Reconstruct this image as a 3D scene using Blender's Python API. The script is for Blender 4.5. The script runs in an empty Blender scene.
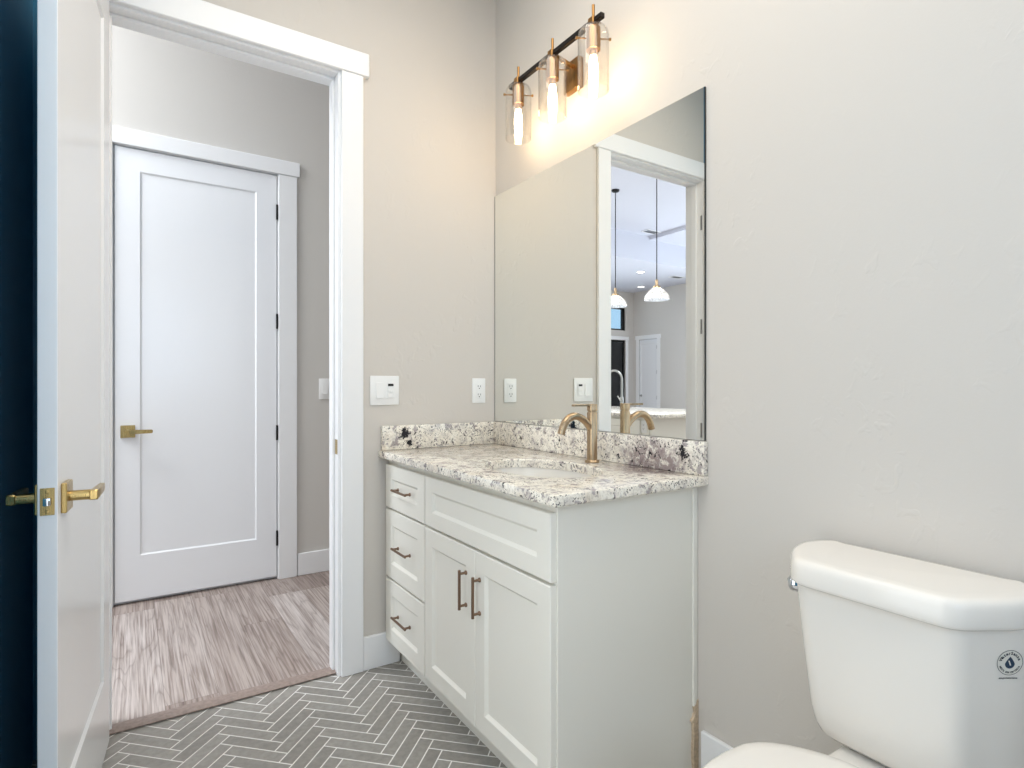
import bpy, bmesh, math, random
from mathutils import Vector, Matrix
random.seed(4)
S = bpy.context.scene
PI = math.pi

# ------------------------------------------------------------------ camera, world, exposure
cam = bpy.data.cameras.new('camera')
cam.sensor_width = 36.0
cam.lens = 578.0 / 1024 * 36
cam.shift_y = 2.5 / 1024
cam.clip_start = 0.02
co = bpy.data.objects.new('camera', cam)
S.collection.objects.link(co)
co.location = (-1.44, -2.334, 1.17)
co.rotation_euler = (PI / 2, 0, math.radians(-33.3))
S.camera = co

S.view_settings.view_transform = 'Standard'
S.view_settings.look = 'None'
S.view_settings.gamma = 1.0
S.view_settings.use_curve_mapping = False
S.view_settings.exposure = 0.0

w = bpy.data.worlds.new('world')
S.world = w
w.use_nodes = True
w.node_tree.nodes['Background'].inputs[0].default_value = (0.50, 0.72, 1.0, 1)
w.node_tree.nodes['Background'].inputs[1].default_value = 1.2


def area(name, loc, rot, sx, sy, power, col):
    l = bpy.data.lights.new(name, 'AREA')
    l.shape = 'RECTANGLE'
    l.size, l.size_y = sx, sy
    l.energy = power
    l.color = col
    o = bpy.data.objects.new(name, l)
    S.collection.objects.link(o)
    o.location = loc
    o.rotation_euler = rot
    return o


def spot(name, loc, power, col, angle=150, rad=0.06):
    l = bpy.data.lights.new(name, 'SPOT')
    l.energy = power
    l.color = col
    l.spot_size = math.radians(angle)
    l.spot_blend = 0.8
    l.shadow_soft_size = rad
    o = bpy.data.objects.new(name, l)
    S.collection.objects.link(o)
    o.location = loc
    return o


COOL = (0.80, 0.90, 1.0)
WARM = (1.0, 0.90, 0.78)
# daylight of the bathroom window behind the camera, of the great room's glass, the bathroom ceiling light, and added fill lights
area('bathroom_window_daylight', (-1.20, -3.02, 1.65), (PI / 2, 0, 0), 0.7, 1.2, 5.5, (0.36, 0.63, 1.0))
area('bathroom_side_fill', (-1.655, -1.60, 1.25), (0, -PI / 2, 0), 2.0, 0.75, 6.3, (1.0, 0.94, 0.86))  # warm side fill added to light vanity front and walls evenly
area('bathroom_ceiling_light', (-0.85, -1.40, 3.03), (0, 0, 0), 1.0, 1.6, 22, (1.0, 0.93, 0.84))
area('hall_fill_light', (-3.0, 0.75, 3.66), (0, 0, 0), 1.6, 0.9, 105, (0.92, 0.96, 1.0))  # unseen fill added to brighten the hall door and island front
area('great_room_window_daylight', (-9.75, 3.4, 1.5), (0, -PI / 2, 0), 2.6, 5.0, 300, (0.76, 0.87, 1.0))
area('great_room_fill_light', (-3.4, 5.6, 3.6), (0, 0, 0), 2.0, 3.0, 110, (0.98, 0.98, 1.0))  # added fill for the great room, kept out of the mirror's view
area('great_room_glass_door_daylight', (-5.2, 8.75, 1.5), (-PI / 2, 0, 0), 4.0, 2.4, 100, (0.74, 0.87, 1.0))


# ------------------------------------------------------------------ materials
def lin(c):
    c = c / 255.0
    return c / 12.92 if c <= 0.04045 else ((c + 0.055) / 1.055) ** 2.4


def rgb(r, g, b):
    return (lin(r), lin(g), lin(b), 1)


class NT:
    def __init__(self, name):
        self.m = bpy.data.materials.new(name)
        self.m.use_nodes = True
        self.t = self.m.node_tree
        self.b = self.t.nodes['Principled BSDF']
        self.out = self.t.nodes['Material Output']

    def n(self, typ, **kw):
        nd = self.t.nodes.new(typ)
        for k, v in kw.items():
            setattr(nd, k, v)
        return nd

    def l(self, a, b):
        self.t.links.new(a, b)

    def math(self, op, a, b=None, c=None):
        nd = self.n('ShaderNodeMath', operation=op)
        for i, v in enumerate((a, b, c)):
            if v is None:
                continue
            if isinstance(v, (int, float)):
                nd.inputs[i].default_value = v
            else:
                self.l(v, nd.inputs[i])
        return nd.outputs[0]

    def ramp(self, fac, stops, interp='LINEAR'):
        nd = self.n('ShaderNodeValToRGB')
        nd.color_ramp.interpolation = interp
        e = nd.color_ramp.elements
        while len(e) < len(stops):
            e.new(0.5)
        for i, (p, c) in enumerate(stops):
            e[i].position = p
            e[i].color = c if len(c) == 4 else (*c, 1)
        self.l(fac, nd.inputs[0])
        return nd.outputs[0]

    def mix(self, fac, a, b, mode='MIX'):
        nd = self.n('ShaderNodeMix', data_type='RGBA', blend_type=mode)
        for s, v in ((nd.inputs[0], fac), (nd.inputs[6], a), (nd.inputs[7], b)):
            if isinstance(v, (int, float)):
                s.default_value = v
            elif isinstance(v, tuple):
                s.default_value = v
            else:
                self.l(v, s)
        return nd.outputs[2]

    def noise(self, vec, scale, detail=2, rough=0.5, dist=0.0):
        nd = self.n('ShaderNodeTexNoise')
        nd.inputs['Scale'].default_value = scale
        nd.inputs['Detail'].default_value = detail
        nd.inputs['Roughness'].default_value = rough
        nd.inputs['Distortion'].default_value = dist
        if vec is not None:
            self.l(vec, nd.inputs['Vector'])
        return nd.outputs[0]

    def pos(self):
        return self.n('ShaderNodeNewGeometry').outputs['Position']

    def obj(self):
        return self.n('ShaderNodeTexCoord').outputs['Object']

    def mapping(self, vec, scale=(1, 1, 1), rot=(0, 0, 0), loc=(0, 0, 0)):
        nd = self.n('ShaderNodeMapping')
        nd.inputs['Scale'].default_value = scale
        nd.inputs['Rotation'].default_value = rot
        nd.inputs['Location'].default_value = loc
        self.l(vec, nd.inputs['Vector'])
        return nd.outputs[0]

    def bump(self, h, strength=0.3, dist=0.002):
        nd = self.n('ShaderNodeBump')
        nd.inputs['Strength'].default_value = strength
        nd.inputs['Distance'].default_value = dist
        self.l(h, nd.inputs['Height'])
        self.l(nd.outputs[0], self.b.inputs['Normal'])


def setb(b, **kw):
    for k, v in kw.items():
        b.inputs[k.replace('_', ' ')].default_value = v


def paint(name, col, rough=0.5, bump=0.0, scale=300.0, metallic=0.0, var=0.0):
    t = NT(name)
    setb(t.b, Base_Color=col, Roughness=rough, Metallic=metallic)
    n = t.noise(t.obj(), scale, 3)
    if var:
        d = tuple(c * (1 - var) for c in col[:3]) + (1,)
        t.l(t.ramp(n, [(0.35, d), (0.65, col)]), t.b.inputs['Base Color'])
    if bump:
        t.bump(n, bump, 0.001)
    return t.m


M = {}
M['trim'] = paint('white_trim_paint', rgb(243, 243, 243), 0.30, 0.02, 60)
M['door'] = paint('white_door_paint', rgb(242, 243, 245), 0.22, 0.015, 40)
M['ceiling'] = paint('ceiling_paint', rgb(240, 240, 240), 0.8, 0.15, 120)
M['ceiling_great'] = paint('dimmed_ceiling_paint', rgb(218, 220, 230), 0.8, 0.15, 120)  # white ceiling tinted grey-lavender, its dim light put into the colour
M['cab'] = paint('cabinet_paint', rgb(240, 237, 227), 0.38, 0.02, 60)
M['navy'] = paint('navy_wall_paint', rgb(46, 126, 160), 0.35, 0.08, 120)
M['porcelain'] = paint('porcelain', rgb(240, 235, 227), 0.10, 0.0)
M['basin'] = paint('basin_porcelain', rgb(228, 224, 216), 0.12, 0.0)
M['plastic'] = paint('white_plastic', rgb(243, 243, 241), 0.30)
M['dark'] = paint('dark_slot', rgb(30, 28, 26), 0.5)
M['black'] = paint('black_metal', rgb(28, 27, 27), 0.38, 0.0, metallic=0.4)
M['bronze'] = paint('bar_black', rgb(34, 27, 24), 0.35, 0.0, metallic=0.6)
M['chrome'] = paint('chrome', rgb(215, 217, 220), 0.12, metallic=1.0)
M['steel'] = paint('steel', rgb(170, 170, 168), 0.3, metallic=1.0)
M['raw'] = paint('raw_wood', rgb(214, 192, 164), 0.7, 0.3, 90, var=0.25)
M['seal'] = paint('grey_edge', rgb(70, 72, 70), 0.3, metallic=0.6)
M['ink'] = paint('sticker_ink', rgb(34, 42, 52), 0.5)
M['inkblue'] = paint('sticker_blue', rgb(24, 52, 78), 0.5)
M['paper'] = paint('sticker_paper', rgb(228, 225, 216), 0.5)


def brushed(name, col, rough, scl=(900, 900, 12)):
    t = NT(name)
    setb(t.b, Base_Color=col, Roughness=rough, Metallic=1.0)
    n = t.noise(t.mapping(t.obj(), scl), 1.0, 2)
    t.l(t.ramp(n, [(0.3, (rough - 0.07,) * 3), (0.7, (rough + 0.09,) * 3)]), t.b.inputs['Roughness'])
    t.bump(n, 0.05, 0.0004)
    return t.m


M['gold'] = brushed('champagne_bronze', rgb(178, 154, 124), 0.30)
M['lampgold'] = brushed('lamp_bronze', rgb(158, 120, 74), 0.30)
M['brass'] = brushed('satin_brass', rgb(190, 164, 110), 0.26)
M['pull'] = brushed('pull_bronze', rgb(140, 116, 98), 0.32)


def wall_mat(name, col, patch):
    t = NT(name)
    setb(t.b, Base_Color=col, Roughness=0.62)
    p = t.pos()
    fine = t.noise(p, 140, 3, 0.6)
    big = t.noise(p, 3.2, 2)
    msk = t.ramp(big, [(0.50, (0, 0, 0)), (0.62, (1, 1, 1))])
    sm = t.ramp(t.noise(t.mapping(p, (1, 1, 0.7)), 26, 2, 0.5, 0.6), [(0.55, (0, 0, 0)), (0.66, (1, 1, 1))])
    h = t.math('ADD', t.math('MULTIPLY', fine, 0.25), t.math('MULTIPLY', t.math('MULTIPLY', sm, msk), patch))
    t.bump(h, 0.6, 0.0014)
    return t.m


M['wall'] = wall_mat('wall_paint', rgb(211, 205, 197), 0.9)
M['wallhall'] = wall_mat('hall_wall_paint', rgb(212, 208, 202), 0.3)


# granite ---------------------------------------------------------------
def granite():
    t = NT('granite')
    p = t.pos()
    vor = t.n('ShaderNodeTexVoronoi', feature='F1')
    vor.inputs['Scale'].default_value = 120
    vor.inputs['Randomness'].default_value = 1.0
    dist = t.n('ShaderNodeVectorMath', operation='ADD')
    nz = t.n('ShaderNodeTexNoise')
    nz.inputs['Scale'].default_value = 22
    nz.inputs['Detail'].default_value = 3
    t.l(p, nz.inputs['Vector'])
    sc = t.n('ShaderNodeVectorMath', operation='SCALE')
    sc.inputs['Scale'].default_value = 0.05
    t.l(nz.outputs['Color'], sc.inputs[0])
    t.l(p, dist.inputs[0])
    t.l(sc.outputs[0], dist.inputs[1])
    q = dist.outputs[0]
    t.l(q, vor.inputs['Vector'])
    base = t.ramp(t.noise(q, 20, 4, 0.6), [(0.30, rgb(196, 190, 184)), (0.40, rgb(228, 222, 212)), (0.50, rgb(245, 239, 226)), (0.7, rgb(252, 248, 238))])
    grain = t.ramp(t.noise(q, 130, 3, 0.6), [(0.38, rgb(170, 160, 152)), (0.52, rgb(255, 255, 255))])
    c = t.mix(0.35, base, grain, 'MULTIPLY')
    tanm = t.ramp(t.noise(t.mapping(q, (1, 1, 1), (0, 0, 0.5), (3, 1, 2)), 9, 3, 0.6), [(0.56, (0, 0, 0)), (0.70, (1, 1, 1))])
    c = t.mix(t.math('MULTIPLY', tanm, 0.30), c, rgb(205, 182, 148))
    # plum-grey minerals
    pl = t.ramp(t.noise(t.mapping(q, (1, 1, 1), (0, 0, 0), (7, 3, 1)), 30, 3, 0.65), [(0.555, (0, 0, 0)), (0.63, (1, 1, 1))])
    c = t.mix(t.math('MULTIPLY', pl, 0.72), c, rgb(140, 128, 132))
    # one large plum vein in the backsplash
    sub = t.n('ShaderNodeVectorMath', operation='SUBTRACT')
    sub.inputs[1].default_value = (-0.02, -0.985, 0.955)
    t.l(q, sub.inputs[0])
    mp = t.mapping(sub.outputs[0], (4, 3.8, 7.5), (0.6, 0, 0))
    ln = t.n('ShaderNodeVectorMath', operation='LENGTH')
    t.l(mp, ln.inputs[0])
    vm = t.math('MULTIPLY', t.ramp(ln.outputs['Value'], [(0.35, (1, 1, 1)), (0.62, (0, 0, 0))]), t.ramp(t.noise(p, 42, 5, 0.7, 0.8), [(0.40, (0.05, 0.05, 0.05)), (0.50, (1, 1, 1))]))
    c = t.mix(t.math('MULTIPLY', vm, 0.8), c, rgb(142, 122, 122))
    # black specks
    sp = t.ramp(vor.outputs['Distance'], [(0.20, (1, 1, 1)), (0.34, (0, 0, 0))])
    reg = t.ramp(t.noise(q, 13, 3, 0.65), [(0.42, (0, 0, 0)), (0.52, (1, 1, 1))])
    c = t.mix(t.math('MULTIPLY', sp, reg), c, rgb(52, 46, 50))
    blob = t.ramp(t.noise(t.mapping(q, (1, 1, 1), (0, 0, 0), (11, 5, 8)), 38, 4, 0.7, 0.6), [(0.605, (0, 0, 0)), (0.63, (1, 1, 1))])
    c = t.mix(blob, c, rgb(38, 35, 40))
    # two fixed black clusters (right end of the backsplash, left end of the side splash)
    for (cx, cy, cz, r) in ((-0.02, -1.135, 0.96, 0.030), (-0.47, -0.02, 0.965, 0.034), (-0.45, -0.02, 0.93, 0.018)):
        sb = t.n('ShaderNodeVectorMath', operation='DISTANCE')
        sb.inputs[1].default_value = (cx + 0.025, cy + 0.025, cz + 0.025)
        t.l(q, sb.inputs[0])
        k = t.math('ADD', t.math('DIVIDE', sb.outputs['Value'], r), t.math('MULTIPLY', t.math('SUBTRACT', t.noise(p, 75, 3, 0.7), 0.5), 3.0))
        c = t.mix(t.ramp(k, [(0.55, (1, 1, 1)), (0.75, (0, 0, 0))]), c, rgb(34, 32, 38))
    t.l(c, t.b.inputs['Base Color'])
    setb(t.b, Roughness=0.16)
    return t.m


M['granite'] = granite()


# herringbone tile -------------------------------------------------------
def herringbone():
    t = NT('herringbone_tile')
    W, N = 0.0466, 4.25
    s = t.n('ShaderNodeSeparateXYZ')
    t.l(t.pos(), s.inputs[0])
    r2 = 1 / math.sqrt(2)
    p = t.math('DIVIDE', t.math('ADD', t.math('MULTIPLY', t.math('SUBTRACT', s.outputs[0], s.outputs[1]), r2), 0.396), W)
    q = t.math('DIVIDE', t.math('SUBTRACT', t.math('MULTIPLY', t.math('ADD', s.outputs[0], s.outputs[1]), -r2), 0.857), W)
    D = t.math('SUBTRACT', p, q)
    m = t.math('FLOOR', t.math('DIVIDE', D, 2 * N))
    mL = t.math('MULTIPLY', m, N)
    D0 = t.math('SUBTRACT', D, t.math('MULTIPLY', mL, 2.0))
    qa = t.math('ADD', q, mL)
    ja, qb = t.math('FLOOR', qa), t.math('ADD', qa, N)
    fa = t.math('SUBTRACT', qa, ja)
    jb = t.math('FLOOR', qb)
    fb = t.math('SUBTRACT', qb, jb)
    ua = t.math('ADD', D0, fa)
    ub = t.math('ADD', t.math('SUBTRACT', D0, 2 * N), fb)
    selb = t.math('GREATER_THAN', ub, 0.0)
    hor = t.math('MAXIMUM', selb, t.math('LESS_THAN', ua, N))

    def pick(x, y, s_):
        return t.math('ADD', t.math('MULTIPLY', y, s_), t.math('MULTIPLY', x, t.math('SUBTRACT', 1.0, s_)))
    uh, fq = pick(ua, ub, selb), pick(fa, fb, selb)
    pv = t.math('SUBTRACT', t.math('SUBTRACT', p, mL), N)
    jv = t.math('FLOOR', pv)
    fp = t.math('SUBTRACT', pv, jv)
    uv = t.math('SUBTRACT', t.math('ADD', t.math('SUBTRACT', D0, N), 1.0), fp)
    dh = t.math('MINIMUM', t.math('MINIMUM', uh, t.math('SUBTRACT', N, uh)), t.math('MINIMUM', fq, t.math('SUBTRACT', 1.0, fq)))
    dv = t.math('MINIMUM', t.math('MINIMUM', uv, t.math('SUBTRACT', N, uv)), t.math('MINIMUM', fp, t.math('SUBTRACT', 1.0, fp)))
    dd = pick(dv, dh, hor)
    grout = t.ramp(dd, [(0.036, (1, 1, 1)), (0.052, (0, 0, 0))])
    # one random tone per tile
    ih = pick(jv, pick(ja, jb, selb), hor)
    jv = t.math('ADD', m, selb)
    cmb = t.n('ShaderNodeCombineXYZ')
    t.l(ih, cmb.inputs[0])
    t.l(jv, cmb.inputs[1])
    t.l(hor, cmb.inputs[2])
    wn = t.n('ShaderNodeTexWhiteNoise', noise_dimensions='3D')
    t.l(cmb.outputs[0], wn.inputs['Vector'])
    tone = t.ramp(wn.outputs['Value'], [(0.0, rgb(152, 148, 141)), (1.0, rgb(169, 165, 158))])
    mott = t.ramp(t.noise(t.pos(), 45, 4, 0.6), [(0.3, rgb(225, 225, 225)), (0.7, rgb(255, 255, 255))])
    tone = t.mix(1.0, tone, mott, 'MULTIPLY')
    t.l(t.mix(grout, tone, rgb(238, 236, 232)), t.b.inputs['Base Color'])
    t.l(t.ramp(grout, [(0, (0.38,) * 3), (1, (0.8,) * 3)]), t.b.inputs['Roughness'])
    t.bump(t.math('MULTIPLY', grout, -1.0), 0.5, 0.001)
    return t.m


M['tile'] = herringbone()


def wood_floor():
    t = NT('plank_floor')
    s = t.n('ShaderNodeSeparateXYZ')
    t.l(t.pos(), s.inputs[0])
    PW, PL = 0.178, 1.22
    a = t.math('DIVIDE', t.math('ADD', s.outputs[0], 20.03), PW)
    i = t.math('FLOOR', a)
    wn = t.n('ShaderNodeTexWhiteNoise', noise_dimensions='1D')
    t.l(i, wn.inputs['W'])
    b = t.math('ADD', t.math('DIVIDE', t.math('ADD', s.outputs[1], 20), PL), t.math('MULTIPLY', wn.outputs['Value'], 7.0))
    j = t.math('FLOOR', b)
    fa, fb = t.math('SUBTRACT', a, i), t.math('SUBTRACT', b, j)
    cmb = t.n('ShaderNodeCombineXYZ')
    t.l(i, cmb.inputs[0])
    t.l(j, cmb.inputs[1])
    w2 = t.n('ShaderNodeTexWhiteNoise', noise_dimensions='3D')
    t.l(cmb.outputs[0], w2.inputs['Vector'])
    off = t.n('ShaderNodeVectorMath', operation='SCALE')
    off.inputs['Scale'].default_value = 40
    t.l(w2.outputs['Color'], off.inputs[0])
    sh = t.n('ShaderNodeVectorMath', operation='ADD')
    t.l(t.pos(), sh.inputs[0])
    t.l(off.outputs[0], sh.inputs[1])
    q = sh.outputs[0]
    big = t.noise(t.mapping(q, (9, 0.8, 1)), 1.0, 2, 0.4, 0.15)
    rings = t.math('FRACT', t.math('MULTIPLY', big, 13.0))
    rl = t.ramp(rings, [(0.0, rgb(140, 124, 118)), (0.12, rgb(225, 220, 218)), (0.35, rgb(255, 255, 255)), (0.9, rgb(240, 236, 234)), (1.0, rgb(140, 124, 118))])
    grain = t.ramp(t.noise(t.mapping(q, (110, 2.4, 1)), 1.0, 4, 0.6, 0.1), [(0.36, rgb(168, 156, 150)), (0.58, rgb(255, 255, 255))])
    patch = t.noise(t.mapping(q, (22, 1.6, 1)), 1.0, 4, 0.62, 0.8)
    tone = t.ramp(t.math('ADD', t.math('MULTIPLY', w2.outputs['Value'], 0.62), t.math('MULTIPLY', patch, 0.5)),
                  [(0.15, rgb(134, 118, 110)), (0.42, rgb(168, 153, 145)), (0.65, rgb(190, 178, 171)), (0.92, rgb(212, 203, 198))])
    c = t.mix(0.36, tone, rl, 'MULTIPLY')
    c = t.mix(0.8, c, grain, 'MULTIPLY')
    knot = t.ramp(t.noise(t.mapping(q, (26, 9, 1)), 1.0, 2, 0.5), [(0.74, (0, 0, 0)), (0.80, (1, 1, 1))])
    c = t.mix(t.math('MULTIPLY', knot, 0.6), c, rgb(84, 70, 64))
    e1 = t.math('MULTIPLY', t.math('MINIMUM', fa, t.math('SUBTRACT', 1.0, fa)), PW)
    e2 = t.math('MULTIPLY', t.math('MINIMUM', fb, t.math('SUBTRACT', 1.0, fb)), PL)
    seam = t.ramp(t.math('MULTIPLY', t.math('MINIMUM', e1, e2), 100.0), [(0.05, (1, 1, 1)), (0.16, (0, 0, 0))])
    c = t.mix(t.math('MULTIPLY', seam, 0.55), c, rgb(96, 82, 76))
    t.l(c, t.b.inputs['Base Color'])
    setb(t.b, Roughness=0.42)
    t.bump(t.math('MULTIPLY', seam, -1.0), 0.3, 0.001)
    return t.m


M['wood'] = wood_floor()
M['reducer'] = paint('threshold_wood', rgb(160, 143, 134), 0.45, 0.15, 70, var=0.22)


def mirror_mat():
    t = NT('mirror_silver')
    setb(t.b, Base_Color=(0.90, 0.915, 0.885, 1), Metallic=1.0, Roughness=0.0)
    return t.m


M['mirror'] = mirror_mat()


def thin_glass(name, tint, refl=1.0, rough=0.02):
    t = NT(name)
    tr = t.n('ShaderNodeBsdfTransparent')
    tr.inputs[0].default_value = tint
    gl = t.n('ShaderNodeBsdfGlossy')
    gl.inputs['Roughness'].default_value = rough
    lw = t.n('ShaderNodeLayerWeight')
    lw.inputs['Blend'].default_value = 0.5
    fr = t.math('ADD', t.math('MULTIPLY', t.math('POWER', lw.outputs['Facing'], 3.0), 0.75), 0.05)
    mx = t.n('ShaderNodeMixShader')
    t.l(t.math('MULTIPLY', fr, refl), mx.inputs[0])
    t.l(tr.outputs[0], mx.inputs[1])
    t.l(gl.outputs[0], mx.inputs[2])
    t.l(mx.outputs[0], t.out.inputs['Surface'])
    return t.m


M['glass'] = thin_glass('clear_glass', (0.985, 0.98, 0.97, 1))


def seeded_glass():
    t = NT('seeded_glass')
    tr = t.n('ShaderNodeBsdfTransparent')
    tl = t.n('ShaderNodeBsdfTranslucent')
    gl = t.n('ShaderNodeBsdfGlossy')
    gl.inputs['Roughness'].default_value = 0.05
    lw = t.n('ShaderNodeLayerWeight')
    a, b = t.n('ShaderNodeMixShader'), t.n('ShaderNodeMixShader')
    t.l(t.ramp(t.noise(t.obj(), 30, 2), [(0.4, (0.30,) * 3), (0.65, (0.62,) * 3)]), a.inputs[0])
    t.l(tr.outputs[0], a.inputs[1]); t.l(tl.outputs[0], a.inputs[2])
    t.l(t.math('ADD', t.math('MULTIPLY', t.math('POWER', lw.outputs['Facing'], 3.0), 0.6), 0.05), b.inputs[0])
    t.l(a.outputs[0], b.inputs[1]); t.l(gl.outputs[0], b.inputs[2])
    t.l(b.outputs[0], t.out.inputs['Surface'])
    return t.m


M['seeded'] = seeded_glass()
M['darkglass'] = paint('dark_glass', rgb(14, 16, 18), 0.05)
M['skyglass'] = thin_glass('window_glass', (0.9, 0.96, 0.97, 1))


def emit(name, col, strength):
    t = NT(name)
    setb(t.b, Base_Color=(0.9, 0.9, 0.9, 1))
    t.b.inputs['Emission Color'].default_value = (*col, 1)
    t.b.inputs['Emission Strength'].default_value = strength
    return t.m


M['bulb'] = emit('bulb_glow', (1.0, 0.74, 0.44), 40)
M['pendbulb'] = emit('pendant_bulb_glow', (1.0, 0.86, 0.66), 30)
M['down'] = emit('downlight_glow', (1.0, 0.95, 0.88), 14)
M['pane'] = emit('frosted_pane_daylight', (0.75, 0.88, 1.0), 1.2)


# ------------------------------------------------------------------ mesh helpers
def new():
    return bmesh.new()


def box(bm, x0, x1, y0, y1, z0, z1, bev=0.0, seg=2):
    if x0 > x1: x0, x1 = x1, x0
    if y0 > y1: y0, y1 = y1, y0
    if z0 > z1: z0, z1 = z1, z0
    t = bmesh.new()
    v = [t.verts.new((x, y, z)) for z in (z0, z1) for y in (y0, y1) for x in (x0, x1)]
    for f in ((0, 2, 3, 1), (4, 5, 7, 6), (0, 1, 5, 4), (2, 6, 7, 3), (0, 4, 6, 2), (1, 3, 7, 5)):
        t.faces.new([v[i] for i in f])
    if bev:
        bmesh.ops.bevel(t, geom=t.edges[:], offset=bev, segments=seg, profile=0.5, affect='EDGES')
    join(bm, t)
    return bm


def join(bm, t, mat=None):
    mp = {}
    for v in t.verts:
        mp[v] = bm.verts.new(mat @ v.co if mat else v.co)
    for f in t.faces:
        try:
            bm.faces.new([mp[v] for v in f.verts])
        except ValueError:
            pass
    t.free()


def frame_of(d):
    d = d.normalized()
    a = Vector((0, 0, 1)) if abs(d.z) < 0.9 else Vector((1, 0, 0))
    x = d.cross(a).normalized()
    return x, x.cross(d).normalized() * -1


def tube(bm, pts, r, seg=14, caps=True, sx=1.0, sy=1.0):
    pts = [Vector(p) for p in pts]
    rs = r if isinstance(r, (list, tuple)) else [r] * len(pts)
    rings = []
    px = None
    for i, p in enumerate(pts):
        if i == 0: d = pts[1] - p
        elif i == len(pts) - 1: d = p - pts[i - 1]
        else: d = (pts[i + 1] - p).normalized() + (p - pts[i - 1]).normalized()
        d.normalize()
        if px is None:
            x, y = frame_of(d)
        else:
            x = (px - d * px.dot(d)).normalized()
            y = d.cross(x)
        px = x
        y = d.cross(x)
        rings.append([bm.verts.new(p + (x * math.cos(a) * sx + y * math.sin(a) * sy) * rs[i]) for a in [2 * PI * k / seg for k in range(seg)]])
    for a, b in zip(rings, rings[1:]):
        for k in range(seg):
            bm.faces.new((a[k], a[(k + 1) % seg], b[(k + 1) % seg], b[k]))
    if caps:
        bm.faces.new(rings[0][::-1])
        bm.faces.new(rings[-1])
    return bm


def lathe(bm, prof, c=(0, 0, 0), seg=28, mat=None, sx=1.0, sy=1.0):
    """prof: list of (radius, height) about local Z"""
    c = Vector(c)
    rings = []
    for r, z in prof:
        if r < 1e-6:
            p = Vector((0, 0, z))
            rings.append([bm.verts.new((mat @ p if mat else p) + c)])
        else:
            ring = []
            for k in range(seg):
                a = 2 * PI * k / seg
                p = Vector((r * sx * math.cos(a), r * sy * math.sin(a), z))
                ring.append(bm.verts.new((mat @ p if mat else p) + c))
            rings.append(ring)
    for a, b in zip(rings, rings[1:]):
        if len(a) == 1 and len(b) == 1: continue
        for k in range(seg):
            k2 = (k + 1) % seg
            if len(a) == 1: bm.faces.new((a[0], b[k2], b[k]))
            elif len(b) == 1: bm.faces.new((a[k], a[k2], b[0]))
            else: bm.faces.new((a[k], a[k2], b[k2], b[k]))
    return bm


def loft(bm, loops, cap0=True, cap1=True):
    rings = [[bm.verts.new(p) for p in l] for l in loops]
    n = len(rings[0])
    for a, b in zip(rings, rings[1:]):
        for k in range(n):
            bm.faces.new((a[k], a[(k + 1) % n], b[(k + 1) % n], b[k]))
    if cap0: bm.faces.new(rings[0][::-1])
    if cap1: bm.faces.new(rings[-1])
    return bm


def shaker(bm, mat, w, h, th, l, r, t, b, dep=0.008, slope=0.009, edge=0.003, both=False):
    """panel in local X (width) / Z (height); front at y=0 facing -Y, back at y=th"""
    tb = bmesh.new()

    def ring(x0, x1, z0, z1, y):
        return [tb.verts.new((x, y, z)) for x, z in ((x0, z0), (x1, z0), (x1, z1), (x0, z1))]

    def bridge(a, c):
        for k in range(4):
            tb.faces.new((a[k], a[(k + 1) % 4], c[(k + 1) % 4], c[k]))

    def face(y, sgn):
        o1 = ring(0, w, 0, h, y + sgn * edge)
        o2 = ring(edge, w - edge, edge, h - edge, y)
        i1 = ring(l, w - r, b, h - t, y)
        i2 = ring(l + slope, w - r - slope, b + slope, h - t - slope, y + sgn * dep)
        bridge(o1, o2); bridge(o2, i1); bridge(i1, i2)
        tb.faces.new(i2)
        return o1

    f = face(0, 1)
    if both:
        k = face(th, -1)
    else:
        k = ring(0, w, 0, h, th)
        tb.faces.new(k)
    bridge(f, k)
    join(bm, tb, mat)
    return bm


# ------------------------------------------------------------------ object helpers
MW = {}


def obj(name, bm, mat, parent=None, ang=35, flat=False):
    bmesh.ops.recalc_face_normals(bm, faces=bm.faces[:])
    if parent is not None:
        m = MW[parent.name]
        bm.transform(m.inverted())
    else:
        xs = [v.co for v in bm.verts]
        lo = Vector((min(v.x for v in xs), min(v.y for v in xs), min(v.z for v in xs)))
        hi = Vector((max(v.x for v in xs), max(v.y for v in xs), max(v.z for v in xs)))
        m = Matrix.Translation(((lo.x + hi.x) / 2, (lo.y + hi.y) / 2, lo.z))
        bm.transform(m.inverted())
    me = bpy.data.meshes.new(name)
    bm.to_mesh(me)
    bm.free()
    if not flat:
        for p in me.polygons: p.use_smooth = True
        me.set_sharp_from_angle(angle=math.radians(ang))
    me.materials.append(mat)
    o = bpy.data.objects.new(name, me)
    S.collection.objects.link(o)
    MW[o.name] = m
    if parent is not None:
        o.parent = parent
    else:
        o.matrix_world = m
    return o


def thing(name, label, cat, loc, rz=0, group=None, kind=None):
    o = bpy.data.objects.new(name, None)
    o.empty_display_size = 0.05
    S.collection.objects.link(o)
    m = Matrix.Translation(loc) @ Matrix.Rotation(rz, 4, 'Z')
    o.matrix_world = m
    MW[o.name] = m
    tag(o, label, cat, group, kind)
    return o


def tag(o, label=None, cat=None, group=None, kind=None):
    if label: o['label'] = label
    if cat: o['category'] = cat
    if group: o['group'] = group
    if kind: o['kind'] = kind
    return o


def struct(name, bm, mat, label, cat, ang=35):
    return tag(obj(name, bm, mat, None, ang), label, cat, None, 'structure')


def dup(root, loc, label=None):
    """copy of a thing with copies of its parts and sub-parts"""
    r = root.copy()
    S.collection.objects.link(r)
    r.location = loc
    MW[r.name] = Matrix.Translation(loc)
    if label: r['label'] = label
    for ch in list(root.children):
        c = ch.copy()
        S.collection.objects.link(c)
        c.parent = r
        for g in ch.children:
            d = g.copy()
            S.collection.objects.link(d)
            d.parent = c
    return r


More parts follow.
